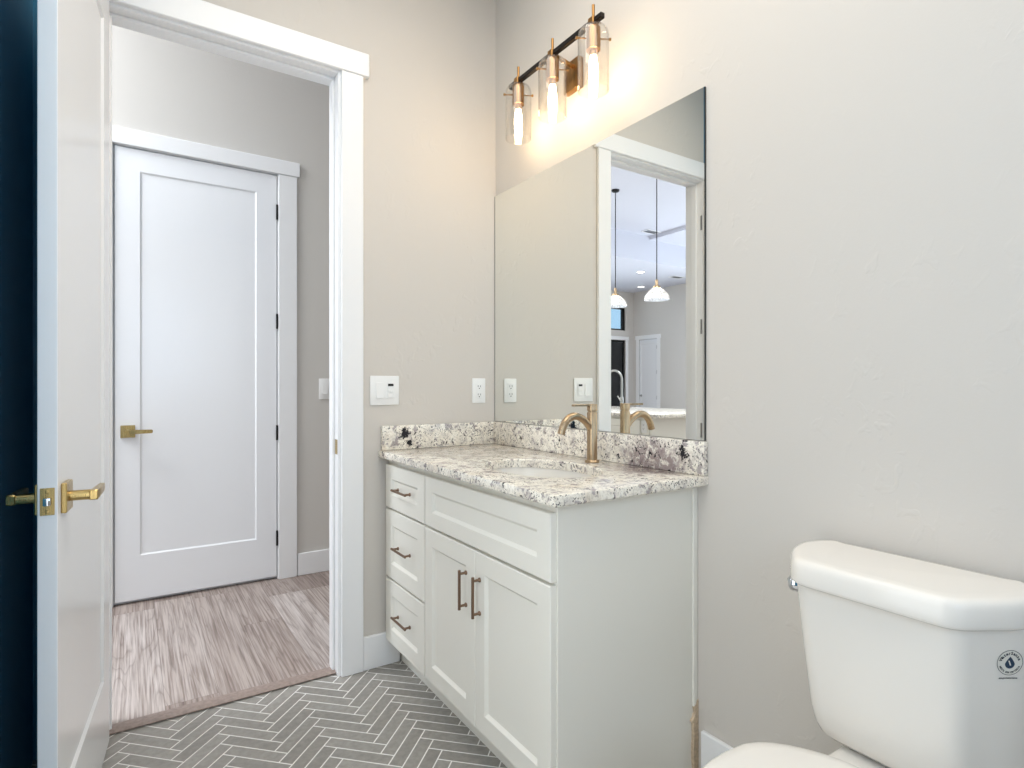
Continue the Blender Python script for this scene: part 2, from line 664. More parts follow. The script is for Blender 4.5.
# ------------------------------------------------------------------ room shell
XL, YF = -1.70, -3.10            # bathroom left wall, wall behind the camera
CB, CH, CT = 3.05, 3.69, 4.20    # bathroom ceiling, hall / soffit ceiling, tray ceiling
JL, JR, HT = -1.51, -0.746, 2.434   # doorway jambs and head
WT = 0.12                        # wall thickness
HY = 1.389                       # hall far wall
GX0, GX1, GY = -9.88, -1.86, 8.9

struct('floor', box(new(), XL, 0, YF, 0.05, -0.03, 0), M['tile'], 'grey herringbone tile bathroom floor with pale grout', 'floor')
b = new()
box(b, GX0, 0.75, 0.05, HY + WT, -0.03, 0)
box(b, GX0, GX1, HY + WT, GY, -0.03, 0)
struct('floor_hall', b, M['wood'], 'grey-brown wood plank floor beyond the doorway', 'floor')
b = new(); box(b, 0, WT, YF - WT, 0, 0, CB)
struct('wall_right', b, M['wall'], 'beige-grey wall behind the mirror, vanity and toilet', 'wall')
b = new()
box(b, JR + 0.0125, 0.75, 0, WT, 0, CH)
box(b, JL - 0.0125, JR + 0.0125, 0, WT, HT + 0.0145, CH)
struct('wall_back', b, M['wall'], 'beige wall with the doorway, switch plate and outlet', 'wall')
b = new()
box(b, XL - WT, XL, -1.16, 0, 0, CB); box(b, XL - WT, XL, YF - WT, -2.04, 0, CB); box(b, XL - WT, XL, -2.04, -1.16, 2.36, CB)
box(b, XL - WT, JL - 0.0125, 0, WT, 0, CH)
struct('wall_left', b, M['navy'], 'dark navy wall behind the open bathroom door', 'wall')
b = new()
box(b, XL, -1.5, YF - WT, YF, 0, CB); box(b, -0.2, 0, YF - WT, YF, 0, CB)
box(b, -1.5, -0.2, YF - WT, YF, 0, 1.05); box(b, -1.5, -0.2, YF - WT, YF, 2.25, CB)
struct('wall_front', b, M['wall'], 'beige bathroom wall behind the camera around a frosted window', 'wall')
struct('ceiling', box(new(), XL - WT, WT, YF - WT, 0, CB, CB + 0.1), M['ceiling'], 'white bathroom ceiling', 'ceiling')

b = new(); box(b, GX1, -1.5405, HY, HY + WT, 0, CH); box(b, -0.6855, 0.75, HY, HY + WT, 0, CH); box(b, -1.5405, -0.6855, HY, HY + WT, 2.4735, CH)
bmesh.ops.remove_doubles(b, verts=b.verts[:], dist=1e-5)
box(b, -1.62, -0.6, HY + WT + 0.001, HY + WT + 0.03, -0.03, 2.6)  # unseen panel added to stop light leaking under the hall door
struct('wall_hall', b, M['wallhall'], 'light grey hall wall around the far white door', 'wall')
struct('wall_hall_end', box(new(), 0.75, 0.87, 0, HY + WT, 0, CH), M['wallhall'], 'light grey end wall of the hall out of view at right', 'wall')
b = new(); box(b, GX0, XL - WT, 0, WT, 0, CH)
struct('wall_great_room_front', b, M['wallhall'], 'light grey great room wall in line with the bathroom door wall', 'wall')
b = new(); box(b, GX1, GX1 + WT, HY + WT, GY, 0, CH)
struct('wall_great_room_right', b, M['wallhall'], 'light grey great room wall running back from the hall', 'wall')
b = new()
dy0, dy1, dt = 8.064 - 0.01, 8.69 + 0.01, 2.41
box(b, GX0 - WT, GX0, 0, dy0, 0, CH); box(b, GX0 - WT, GX0, dy1, GY + WT, 0, CH); box(b, GX0 - WT, GX0, dy0, dy1, dt, CH)
struct('wall_great_room_left', b, M['wallhall'], 'pale grey far wall with a white door, seen in the mirror', 'wall')
# back wall with dark glass door and transom
gx0, gx1 = -9.58, -7.6
b = new()
box(b, gx1, GX1 + WT, GY, GY + WT, 0, CH); box(b, GX0, gx0, GY, GY + WT, 0, CH)
box(b, gx0, gx1, GY, GY + WT, 2.40, 2.66); box(b, gx0, gx1, GY, GY + WT, 3.26, CH)
struct('wall_great_room_back', b, M['wallhall'], 'pale grey far wall with the black glass door and high transom, seen in the mirror', 'wall')
# ceilings: hall + soffit ring + tray
tx0, tx1, ty0, ty1 = -9.2, -2.7, 1.5, 5.9
b = new()
box(b, GX0 - WT, 0.87, 0, ty0, CH, CH + 0.06)
box(b, GX0 - WT, GX1 + WT, ty1, GY + WT, CH, CH + 0.06)
box(b, GX0 - WT, tx0, ty0, ty1, CH, CH + 0.06)
box(b, tx1, GX1 + WT, ty0, ty1, CH, CH + 0.06)
box(b, tx0 - 0.06, tx1 + 0.06, ty0 - 0.06, ty0, CH + 0.06, CT); box(b, tx0 - 0.06, tx1 + 0.06, ty1, ty1 + 0.06, CH + 0.06, CT)
box(b, tx0 - 0.06, tx0, ty0, ty1, CH + 0.06, CT); box(b, tx1, tx1 + 0.06, ty0, ty1, CH + 0.06, CT)
box(b, -7.3, tx1 + 0.06, ty0 - 0.06, ty1 + 0.06, CT, CT + 0.1)
box(b, tx0 - 0.06, -7.3, ty0 - 0.06, ty1 + 0.06, CT - 0.07, CT + 0.1)
struct('ceiling_hall', b, M['ceiling_great'], 'white hall and great room ceiling with a recessed tray', 'ceiling')

# baseboards


def bb(bm, x0, x1, y0, y1, h=0.137):
    box(bm, x0, x1, y0, y1, 0, h, 0.003, 1)


b = new(); bb(b, -0.6465, -0.487, -0.016, -0.0005)
struct('baseboard_back', b, M['trim'], 'white baseboard between the doorway casing and the vanity', 'baseboard')
b = new(); bb(b, -0.016, -0.0005, YF + 0.001, -1.195)
struct('baseboard_right', b, M['trim'], 'white baseboard on the wall between vanity and toilet', 'baseboard')
b = new(); bb(b, -0.586, 0.745, HY - 0.016, HY - 0.0005)
struct('baseboard_hall', b, M['trim'], 'white baseboard on the hall wall right of the far door', 'baseboard')

# ------------------------------------------------------------------ bathroom doorway
dw = thing('trim_1', 'white flat casing and jamb around the bathroom doorway', 'door frame', (JR, 0, 0), kind='structure')
b = new()
box(b, JR - 0.001, JR + 0.012, -0.002, WT + 0.002, 0, HT + 0.012, 0.001, 1)
box(b, JL - 0.012, JL + 0.001, -0.002, WT + 0.002, 0, HT + 0.012, 0.001, 1)
box(b, JL + 0.0012, JR - 0.0012, -0.002, WT + 0.002, HT, HT + 0.012, 0.001, 1)
obj('jamb', b, M['trim'], dw)
b = new()
box(b, JR - 0.012, JR - 0.0011, 0.040, 0.078, 0, HT - 0.012, 0.002, 1)
box(b, JL + 0.0011, JL + 0.012, 0.040, 0.078, 0, HT - 0.012, 0.002, 1)
box(b, JL + 0.0011, JR - 0.0011, 0.040, 0.078, HT - 0.012, HT - 0.0005, 0.002, 1)
obj('door_stop', b, M['trim'], dw)
for s, (ya, yb) in enumerate(((-0.018, -0.0005), (WT + 0.0005, WT + 0.018))):
    for xa, xb in ((JR + 0.010, JR + 0.099), (JL - 0.099, JL - 0.010)):
        obj('side_casing', box(new(), xa, xb, ya, yb, 0, HT + 0.009, 0.002, 1), M['trim'], dw)
    obj('head_casing', box(new(), JL - 0.123, JR + 0.123, ya - (0.005 if s == 0 else 0), yb + (0.005 if s else 0), HT + 0.0095, HT + 0.104, 0.003, 1), M['trim'], dw)
b = new(); box(b, JR - 0.0025, JR - 0.0012, 0.006, 0.034, 0.895, 0.955, 0.0005, 1)
tag(obj('strike_plate', b, M['brass'], dw), 'small brass strike plate on the right jamb')
b = new()
prof = [(0.029, 0.0), (0.029, 0.0045), (0.021, 0.0045), (0.021, 0.0075), (0.031, 0.012), (0.050, 0.0135), (0.075, 0.012), (0.082, 0.004), (0.082, 0.0)]
loft(b, [[Vector((x, y, z)) for y, z in prof] for x in (JL + 0.002, JR - 0.002)])
struct('trim_2', b, M['reducer'], 'wood-look threshold strip between plank floor and tile', 'threshold')

# open bathroom door
hinge = Vector((-1.503, -0.022, 0))
free = Vector((-1.5735, -0.766, 0))
ddir = (free - hinge).normalized()
nrm = Vector((ddir.y, -ddir.x, 0))      # towards the left wall side?
if nrm.x > 0: nrm = -nrm
LW = (free - hinge).length
LH = 2.425
# leaf matrix: local X = from free edge to hinge, local Y (thickness) = towards -x side, local Z up
xm = -ddir
mat = Matrix(((xm.x, nrm.x, 0, free.x), (xm.y, nrm.y, 0, free.y), (0, 0, 1, 0.008), (0, 0, 0, 1)))
b = new(); shaker(b, mat, LW, LH, 0.035, 0.112, 0.112, 0.115, 0.24, 0.007, 0.008, 0.0015, True)
d1 = tag(obj('door_1', b, M['door']), 'open white bathroom door with brass lever at the left edge', 'door', None, 'structure')


def lever_set(parent, mat, sgn):
    """rose + neck + bar; local X along the door away from the free edge, local Y = out of the face"""
    bm = new(); box(bm, -0.033, 0.033, 0.0, 0.011, -0.033, 0.033, 0.002, 1); bm.transform(mat)
    h = obj('door_handle', bm, M['brass'], parent)
    bm = new(); tube(bm, [(0, 0.010, 0), (0, 0.058, 0)], 0.0115, 18); bm.transform(mat)
    obj('neck', bm, M['brass'], h)
    bm = new()
    loops = []
    for x, hw, y0, y1 in ((-0.013, 0.009, 0.049, 0.062), (-0.010, 0.0115, 0.047, 0.064), (0.06, 0.0105, 0.049, 0.063), (0.108, 0.0095, 0.050, 0.062), (0.112, 0.006, 0.052, 0.060)):
        loops.append([Vector((x, y, z)) for y, z in ((y0, -hw + 0.002), (y0 + 0.002, -hw), (y1 - 0.002, -hw), (y1, -hw + 0.002), (y1, hw - 0.002), (y1 - 0.002, hw), (y0 + 0.002, hw), (y0, hw - 0.002))])
    loft(bm, loops)
    bm.transform(mat)
    obj('lever', bm, M['brass'], h)
    return h


def handle_mat(o, xdir, ydir):
    zdir = Vector((0, 0, 1))
    return Matrix(((xdir.x, ydir.x, 0, o.x), (xdir.y, ydir.y, 0, o.y), (xdir.z, ydir.z, 1, o.z), (0, 0, 0, 1)))


hp = free + xm * 0.062 + Vector((0, 0, 0.925))
lever_set(d1, handle_mat(hp, xm, -nrm), 1)
lever_set(d1, handle_mat(hp + nrm * 0.035, xm, nrm), 1)
# latch plate on the free edge
lm = handle_mat(free + nrm * 0.0175 + Vector((0, 0, 0.925)), nrm, ddir)
bm = new(); box(bm, -0.0125, 0.0125, 0.0002, 0.002, -0.029, 0.029, 0.0006, 1); bm.transform(lm)
lp = obj('latch_plate', bm, M['brass'], d1)
bm = new(); box(bm, -0.007, 0.007, 0.002, 0.010, -0.009, 0.009, 0.003, 2); bm.transform(lm)
tag(obj('latch_bolt', bm, M['chrome'], lp), 'silver latch bolt')
for sz in (-0.021, 0.021):
    bm = new(); lathe(bm, [(0, 0.0035), (0.003, 0.0032), (0.004, 0.002)], seg=12, mat=Matrix.Rotation(-PI / 2, 4, 'X')); bm.transform(lm @ Matrix.Translation((0, 0, sz)))
    obj('screw', bm, M['brass'], lp)
for hz in (0.25, 0.90, 1.54, 2.18):
    bm = new(); box(bm, -1.5088, -1.5072, -0.001, 0.013, hz - 0.045, hz + 0.045, 0.0004, 1)
    tag(obj('hinge', bm, M['steel'], d1), 'silver hinge')

# ------------------------------------------------------------------ hall door
DX0, DX1, DT = -1.522, -0.704, 2.455
mat = Matrix.Translation((DX0 + 0.003, HY - 0.004, 0.018))
b = new(); shaker(b, mat, DX1 - DX0 - 0.006, DT - 0.022, 0.035, 0.113, 0.113, 0.118, 0.238, 0.007, 0.008, 0.002, True)
d2 = tag(obj('door_2', b, M['door']), 'closed tall white one-panel door across the hall', 'door', None, 'structure')
lever_set(d2, handle_mat(Vector((-1.460, HY - 0.0042, 0.929)), Vector((1, 0, 0)), Vector((0, -1, 0))), 1)
for hz in (0.25, 0.89, 1.565, 2.228):
    bm = new(); tube(bm, [(DX1 - 0.002, HY - 0.008, hz - 0.045), (DX1 - 0.002, HY - 0.008, hz + 0.045)], 0.006, 10)
    tag(obj('hinge', bm, M['black'], d2), 'black hinge')
t3 = thing('trim_3', 'white casing around the closed hall door', 'door frame', (DX1, HY, 0), kind='structure')
obj('side_casing', box(new(), DX1 + 0.006, DX1 + 0.113, HY - 0.018, HY - 0.0005, 0, DT + 0.004, 0.002, 1), M['trim'], t3)
obj('side_casing', box(new(), DX0 - 0.113, DX0 - 0.006, HY - 0.018, HY - 0.0005, 0, DT + 0.004, 0.002, 1), M['trim'], t3)
obj('head_casing', box(new(), DX0 - 0.129, DX1 + 0.129, HY - 0.024, HY - 0.0005, DT + 0.0045, DT + 0.091, 0.003, 1), M['trim'], t3)
b = new()
box(b, DX1 + 0.002, DX1 + 0.018, HY, HY + WT, 0, DT + 0.018); box(b, DX0 - 0.018, DX0 - 0.002, HY, HY + WT, 0, DT + 0.018)
box(b, DX0 - 0.018, DX1 + 0.018, HY, HY + WT, DT + 0.002, DT + 0.018)
box(b, DX0 - 0.002, DX1 + 0.002, HY + 0.033, HY + WT, 0, DT + 0.002)
obj('jamb', b, M['trim'], t3)


# ------------------------------------------------------------------ switches and outlets
def plate(parent, w, h, y=0.0):
    """cover plate on a wall facing -Y, centred on the parent's base"""


sw = thing('light_switch', 'white double switch plate with a rocker and timer beside the doorway', 'light switch', (-0.5515, 0, 1.092))
c = Vector((-0.5515, 0, 1.1535))
obj('cover_plate', box(new(), c.x - 0.0635, c.x + 0.0635, -0.007, -0.0004, c.z - 0.0615, c.z + 0.0615, 0.003, 2), M['plastic'], sw)
b = new(); loft(b, [[Vector((x, y, z)) for y, z in ((-0.0071, c.z - 0.034), (-0.0135, c.z - 0.033), (-0.0105, c.z + 0.002), (-0.0085, c.z + 0.033), (-0.0071, c.z + 0.034))] for x in (c.x - 0.039, c.x - 0.007)])
obj('rocker', b, M['plastic'], sw)
tm = obj('timer', box(new(), c.x + 0.009, c.x + 0.041, -0.0105, -0.0071, c.z - 0.034, c.z + 0.034, 0.001, 1), M['plastic'], sw)
tag(obj('display', box(new(), c.x + 0.0125, c.x + 0.0365, -0.0115, -0.0106, c.z + 0.018, c.z + 0.028), M['dark'], tm), 'small black display')
for k in range(3):
    obj('button', box(new(), c.x + 0.0125 + k * 0.0085, c.x + 0.0195 + k * 0.0085, -0.0125, -0.0106, c.z - 0.008, c.z + 0.002, 0.0006, 1), M['plastic'], tm)
obj('button', box(new(), c.x + 0.0125, c.x + 0.0365, -0.0125, -0.0106, c.z - 0.030, c.z - 0.018, 0.001, 1), M['plastic'], tm)


def outlet(name, label, origin, mat, w=0.07, h=0.115):
    t = thing(name, label, 'outlet', origin)
    bm = new(); box(bm, -w / 2, w / 2, -0.006, -0.0004, 0, h, 0.0025, 2); bm.transform(mat)
    obj('cover_plate', bm, M['plastic'], t)
    bm = new(); box(bm, -0.0165, 0.0165, -0.009, -0.006, h / 2 - 0.034, h / 2 + 0.034, 0.0008, 1); bm.transform(mat)
    sk = obj('receptacle', bm, M['plastic'], t)
    for dz in (-0.019, 0.019):
        bm = new()
        z = h / 2 + dz
        box(bm, -0.0075, -0.0055, -0.0097, -0.0091, z - 0.003, z + 0.006)
        box(bm, 0.0055, 0.0075, -0.0097, -0.0091, z - 0.003, z + 0.005)
        tube(bm, [(0, -0.0097, z - 0.009), (0, -0.0091, z - 0.009)], 0.0026, 10)
        bm.transform(mat)
        tag(obj('socket_slot', bm, M['dark'], sk), 'dark socket slots')
    return t


outlet('outlet', 'white outlet on the beige wall near the mirror corner', (-0.094, 0, 1.093), Matrix.Translation((-0.094, 0, 1.0935)))
hs = thing('light_switch', 'white single rocker switch on the hall wall right of the far door', 'light switch', (-0.419, HY, 1.10))
c = Vector((-0.419, HY, 1.155))
obj('cover_plate', box(new(), c.x - 0.036, c.x + 0.036, HY - 0.006, HY - 0.0004, c.z - 0.0655, c.z + 0.0655, 0.0025, 2), M['plastic'], hs)
b = new(); loft(b, [[Vector((x, HY + y, z)) for y, z in ((-0.0061, c.z - 0.034), (-0.0125, c.z - 0.033), (-0.0095, c.z + 0.002), (-0.0075, c.z + 0.033), (-0.0061, c.z + 0.034))] for x in (c.x - 0.0165, c.x + 0.0165)])
obj('rocker', b, M['plastic'], hs)

# ------------------------------------------------------------------ vanity
FX = -0.533          # face frame plane
VY0, VY1 = -0.006, -1.166
CZ0, CZ1 = 0.873, 0.903
va = thing('vanity_cabinet', 'pale grey shaker vanity with doors and drawers under the granite top', 'vanity', (-0.27, -0.60, 0))
b = new()
box(b, FX + 0.0192, -0.004, VY0 - 0.018, VY0, 0.112, CZ0 - 0.001)
box(b, FX + 0.0192, -0.004, VY0 - 0.02, VY1 + 0.018, 0.112, 0.128)
box(b, -0.012, -0.004, VY0 - 0.02, VY1 + 0.018, 0.128, CZ0 - 0.001)
obj('carcass', b, M['cab'], va)
b = new()
z0, z1 = 0.112, CZ0 - 0.001
box(b, FX, FX + 0.019, VY0, VY0 - 0.03, z0, z1)
box(b, FX, FX + 0.019, -0.392, -0.418, z0, z1)
box(b, FX, FX + 0.019, VY1 + 0.0172, VY1 + 0.035, z0, z1)
box(b, FX, FX + 0.019, VY0 - 0.03, -0.392, 0.835, z1); box(b, FX, FX + 0.019, -0.418, VY1 + 0.035, 0.835, z1)
box(b, FX, FX + 0.019, VY0 - 0.03, -0.392, z0, 0.13); box(b, FX, FX + 0.019, -0.418, VY1 + 0.035, z0, 0.13)
for zz in (0.666, 0.378):
    box(b, FX, FX + 0.019, VY0 - 0.03, -0.392, zz - 0.014, zz + 0.014)
box(b, FX, FX + 0.019, -0.418, VY1 + 0.035, 0.648, 0.680)
obj('face_frame', b, M['cab'], va)
b = new()
loft(b, [[Vector((x, y, z)) for x, z in ((-0.004, 0.0), (-0.460, 0.0), (-0.460, 0.112), (FX, 0.112), (FX, CZ0 - 0.001), (-0.004, CZ0 - 0.001))] for y in (VY1 + 0.017, VY1)])
obj('side_panel', b, M['cab'], va)
b = new(); box(b, -0.478, -0.460, VY0 - 0.001, VY1 + 0.001, 0.0, 0.111)
obj('toe_kick', b, M['cab'], va)
b = new(); box(b, -0.020, -0.0005, VY1 - 0.008, VY1 - 0.0002, 0.20, CZ0 - 0.001, 0.002, 1)
obj('scribe_strip', b, M['cab'], va)
b = new()
pts = [(-0.019, 0.0), (-0.001, 0.0), (-0.001, 0.22), (-0.006, 0.216), (-0.010, 0.206), (-0.017, 0.199), (-0.014, 0.178), (-0.022, 0.165), (-0.030, 0.158), (-0.022, 0.152), (-0.020, 0.12), (-0.023, 0.06)]
loft(b, [[Vector((x, y, z)) for x, z in pts] for y in (VY1 - 0.0002, VY1 - 0.0105)])
tag(obj('raw_wood_strip', b, M['raw'], va), 'torn raw wood at the bottom of the edge strip')


def front(name, ya, yb, za, zb, l, t):
    """shaker front on plane x = FX-0.02 facing -x; ya > yb"""
    m = Matrix(((0, 1, 0, FX - 0.0205), (-1, 0, 0, ya), (0, 0, 1, za), (0, 0, 0, 1)))
    bm = new(); shaker(bm, m, ya - yb, zb - za, 0.02, l, l, t, t, 0.009, 0.010, 0.0025)
    return obj(name, bm, M['cab'], va)


def pull(parent, p0, p1, out=0.025):
    """bar pull between two posts on the front plane"""
    X = FX - 0.0207
    p0, p1 = Vector((X, *p0)), Vector((X, *p1))
    d = (p1 - p0).normalized()
    o = Vector((-out, 0, 0))
    bm = new()
    tube(bm, [p0 + o - d * 0.012, p0 + o - d * 0.011, p1 + o + d * 0.011, p1 + o + d * 0.012], [0.0035, 0.0048, 0.0048, 0.0035], 12)
    for p in (p0, p1):
        tube(bm, [p, p + Vector((-0.003, 0, 0)), p + Vector((-0.006, 0, 0)), p + o * 0.8, p + o], [0.0072, 0.0072, 0.0042, 0.0042, 0.0055], 12)
    return obj('pull_handle', bm, M['pull'], parent)


for za, zb, pz in ((0.670, 0.847, 0.757), (0.383, 0.662, 0.524), (0.115, 0.375, 0.250)):
    f = front('drawer', -0.022, -0.401, za, zb, 0.058, 0.055 if zb - za < 0.2 else 0.060)
    pull(f, (-0.160, pz), (-0.276, pz))
front('false_drawer_front', -0.410, -1.161, 0.670, 0.847, 0.058, 0.052)
f = front('door', -0.410, -0.7735, 0.115, 0.661, 0.056, 0.060)
pull(f, (-0.720, 0.579), (-0.720, 0.477))
f = front('door', -0.7765, -1.161, 0.115, 0.661, 0.056, 0.060)
pull(f, (-0.806, 0.580), (-0.806, 0.478))

# countertop with an oval cut-out
ct = thing('countertop', 'speckled cream and black granite countertop with splashes on the vanity', 'countertop', (-0.29, -0.60, CZ0))
SC = Vector((-0.312, -0.792))
SA, SB = 0.160, 0.238
x0, x1, y0, y1 = -0.580, -0.001, -1.213, -0.001
angs = [2 * PI * k / 72 for k in range(72)]
for cx, cy in ((x0, y0), (x1, y0), (x1, y1), (x0, y1)):
    a = math.atan2(cy - SC.y, cx - SC.x) % (2 * PI)
    k = min(range(len(angs)), key=lambda i: abs(angs[i] - a))
    angs[k] = a


def ray_rect(a, ins):
    dx, dy = math.cos(a), math.sin(a)
    ts = []
    if dx > 1e-9: ts.append((x1 - SC.x) / dx)
    if dx < -1e-9: ts.append((x0 - SC.x) / dx)
    if dy > 1e-9: ts.append((y1 - SC.y) / dy)
    if dy < -1e-9: ts.append((y0 - SC.y) / dy)
    t = min(ts)
    px, py = SC.x + dx * t, SC.y + dy * t
    return min(max(px, x0 + ins), x1 - ins), min(max(py, y0 + ins), y1 - ins)


def ell(a, s, z):
    e = SA * SB / math.hypot(SB * math.cos(a), SA * math.sin(a))
    return Vector((SC.x + math.cos(a) * (e + s), SC.y + math.sin(a) * (e + s), z))


b = new()
loops = [[ell(a, 0, CZ0) for a in angs], [ell(a, 0, CZ1 - 0.004) for a in angs], [ell(a, 0.004, CZ1) for a in angs],
         [Vector((*ray_rect(a, 0.006), CZ1)) for a in angs], [Vector((*ray_rect(a, 0.0018), CZ1 - 0.0018)) for a in angs], [Vector((*ray_rect(a, 0), CZ1 - 0.006)) for a in angs],
         [Vector((*ray_rect(a, 0), CZ0 + 0.004)) for a in angs], [Vector((*ray_rect(a, 0.004), CZ0)) for a in angs], [ell(a, 0, CZ0) for a in angs]]
loft(b, loops, False, False)
bmesh.ops.remove_doubles(b, verts=b.verts[:], dist=1e-5)
obj('slab', b, M['granite'], ct)
b = new(); box(b, -0.021, -0.001, y0 + 0.002, -0.001, CZ1 + 0.0003, 1.005, 0.002, 2)
obj('backsplash', b, M['granite'], ct)
b = new(); box(b, -0.568, -0.0215, -0.021, -0.001, CZ1 + 0.0003, 1.005, 0.002, 2)
obj('side_splash', b, M['granite'], ct)

# undermount sink
sk = thing('sink', 'white oval undermount basin set in the granite countertop', 'sink', (SC.x, SC.y, 0.735))
b = new()
prof = [(0.0, 0.735), (0.09, 0.737), (0.30, 0.742), (0.58, 0.757), (0.80, 0.782), (0.94, 0.822), (1.0, 0.862), (1.015, CZ0 - 0.0005), (1.09, CZ0 - 0.0005), (1.09, 0.862), (1.03, 0.855), (0.97, 0.815), (0.82, 0.772), (0.58, 0.747), (0.30, 0.732), (0.0, 0.725)]
lathe(b, prof, (SC.x, SC.y, 0), 48, None, SA, SB)
obj('basin', b, M['basin'], sk)
b = new(); lathe(b, [(0.0, 0.7395), (0.018, 0.7395), (0.022, 0.7385), (0.0225, 0.7365)], (SC.x, SC.y, 0), 24)
tag(obj('drain', b, M['gold'], sk), 'bronze drain ring')

# faucet
fc = thing('faucet', 'champagne bronze single-lever faucet standing behind the vanity sink', 'faucet', (-0.086, -0.787, CZ1))
F0 = Vector((-0.086, -0.787, 0))
b = new(); lathe(b, [(0, CZ1 + 0.0005), (0.0255, CZ1 + 0.0005), (0.0255, CZ1 + 0.006), (0.023, CZ1 + 0.009), (0.0185, CZ1 + 0.010)], F0, 32)
obj('base_flange', b, M['gold'], fc)
b = new(); lathe(b, [(0, CZ1 + 0.0095), (0.0182, CZ1 + 0.0095), (0.0182, 1.078), (0.017, 1.080), (0.0145, 1.080), (0.0145, 1.084), (0, 1.084)], F0, 32)
obj('body', b, M['gold'], fc)
b = new(); lathe(b, [(0, 1.0842), (0.0172, 1.0842), (0.0182, 1.0855), (0.0182, 1.107), (0.0172, 1.1085), (0, 1.1085)], F0, 32)
hd = obj('handle', b, M['gold'], fc)
b = new(); box(b, F0.x - 0.088, F0.x - 0.010, F0.y - 0.0075, F0.y + 0.0075, 1.101, 1.1082, 0.0015, 1)
obj('lever', b, M['gold'], hd)
pts = []
for k in range(25):
    t = k / 24
    # cubic bezier from body, up and over, down to the outlet
    P = [Vector((0.0, 0, 1.012)), Vector((-0.045, 0, 1.082)), Vector((-0.118, 0, 1.092)), Vector((-0.139, 0, 1.008))]
    q = P[0] * (1 - t) ** 3 + P[1] * 3 * t * (1 - t) ** 2 + P[2] * 3 * t * t * (1 - t) + P[3] * t ** 3
    pts.append(q + F0)
b = new(); tube(b, pts, 0.0128, 20)
obj('spout', b, M['gold'], fc)

# ------------------------------------------------------------------ mirror
mr = thing('wall_mirror', 'large frameless rectangular mirror above the vanity', 'mirror', (0, -0.60, 1.007))
b = new(); box(b, -0.0065, -0.0045, -1.202, -0.005, 1.0075, 2.069)
obj('mirror_glass', b, M['mirror'], mr)
b = new()
box(b, -0.0065, -0.0005, -1.2042, -1.2022, 1.0075, 2.069)
box(b, -0.0065, -0.0005, -0.0048, -0.0020, 1.0075, 2.069)
box(b, -0.0044, -0.0005, -1.202, -0.005, 1.0075, 2.069)
tag(obj('edge', b, M['seal'], mr), 'dark polished edge')

# ------------------------------------------------------------------ vanity light
vl = thing('vanity_light', 'three-lamp brass and black bar light above the mirror', 'wall light', (0, -0.60, 2.20))
BX, BZ = -0.12, 2.418
b = new(); box(b, -0.026, -0.0004, -0.640, -0.548, 2.312, 2.428, 0.003, 2)
obj('backplate', b, M['lampgold'], vl)
b = new(); tube(b, [(-0.024, -0.605, 2.40), (-0.115, -0.605, 2.416)], 0.0085, 16)
obj('arm', b, M['lampgold'], vl)
b = new(); box(b, BX - 0.009, BX + 0.009, -0.880, -0.312, BZ - 0.009, BZ + 0.009, 0.0015, 1)
tag(obj('bar', b, M['bronze'], vl), 'black square bar')
for y in (-0.372, -0.602, -0.832):
    c = Vector((BX, y, 0))
    b = new()
    box(b, BX - 0.014, BX + 0.014, y - 0.014, y + 0.014, BZ - 0.014, BZ + 0.014, 0.002, 1)
    lathe(b, [(0, BZ - 0.012), (0.012, BZ - 0.012), (0.012, BZ - 0.020), (0.0245, BZ - 0.022), (0.0245, 2.322), (0.018, 2.320), (0, 2.320)], c, 28)
    so = obj('lamp_holder', b, M['lampgold'], vl)
    b = new(); tube(b, [c + Vector((0, 0, BZ + 0.013)), c + Vector((0, 0, 2.477))], 0.0052, 14)
    obj('finial', b, M['lampgold'], so)
    b = new()
    R = 0.0535
    pr = [(0.021, 2.399), (0.034, 2.398), (0.045, 2.393), (0.0505, 2.384), (R, 2.370), (R, 2.182), (R - 0.0024, 2.182), (R - 0.0024, 2.369), (0.0482, 2.382), (0.0435, 2.3905), (0.034, 2.3955), (0.021, 2.3965)]
    lathe(b, pr, c, 40)
    obj('glass_shade', b, M['glass'], so)
    for a in (-0.50, -0.50 + PI):
        b = new()
        dr = Vector((math.cos(a), math.sin(a), 0))
        p = c + Vector((0, 0, 2.362))
        tube(b, [p + dr * 0.022, p + dr * 0.0545, p + dr * 0.055, p + dr * 0.0615], [0.0028, 0.0028, 0.0052, 0.0052], 10)
        obj('set_screw', b, M['lampgold'], so)
    b = new(); lathe(b, [(0, 2.3205), (0.0135, 2.3200), (0.0135, 2.305), (0.011, 2.302)], c, 20)
    obj('bulb_base', b, M['lampgold'], so)
    b = new(); lathe(b, [(0.0105, 2.3035), (0.0115, 2.296), (0.0155, 2.272), (0.0165, 2.250), (0.0155, 2.220), (0.0115, 2.203), (0.005, 2.196), (0, 2.195)], c, 22)
    tag(obj('bulb', b, M['bulb'], so), 'glowing warm tube bulb')

# ------------------------------------------------------------------ toilet
TY = -1.770
to = thing('toilet', 'white two-piece toilet against the beige wall', 'toilet', (-0.36, TY, 0))


def tank_loop(z, fx, hf, back=-0.018, r=0.022, k=1.0):
    """plan outline: straight front, long angled corners, rounded back corners"""
    half = [(fx, hf), (fx + 0.095 * k, hf + 0.060 * k), (fx + 0.150 * k, hf + 0.075 * k), (fx + 0.200 * k, hf + 0.062 * k), (back, hf + 0.02)]
    raw = [(x, -y) for x, y in half] + half[::-1]
    raw = raw[::-1]
    n = len(raw)
    out = []
    for i in range(n):
        p, a, c = Vector(raw[i]), Vector(raw[i - 1]), Vector(raw[(i + 1) % n])
        da, dc = (a - p), (c - p)
        rr = min(r, da.length * 0.42, dc.length * 0.42)
        s, e = p + da.normalized() * rr, p + dc.normalized() * rr
        for k in range(5):
            t = k / 4
            q = s * (1 - t) ** 2 + p * 2 * t * (1 - t) + e * t * t
            out.append(Vector((q.x, TY + q.y, z)))
    return out


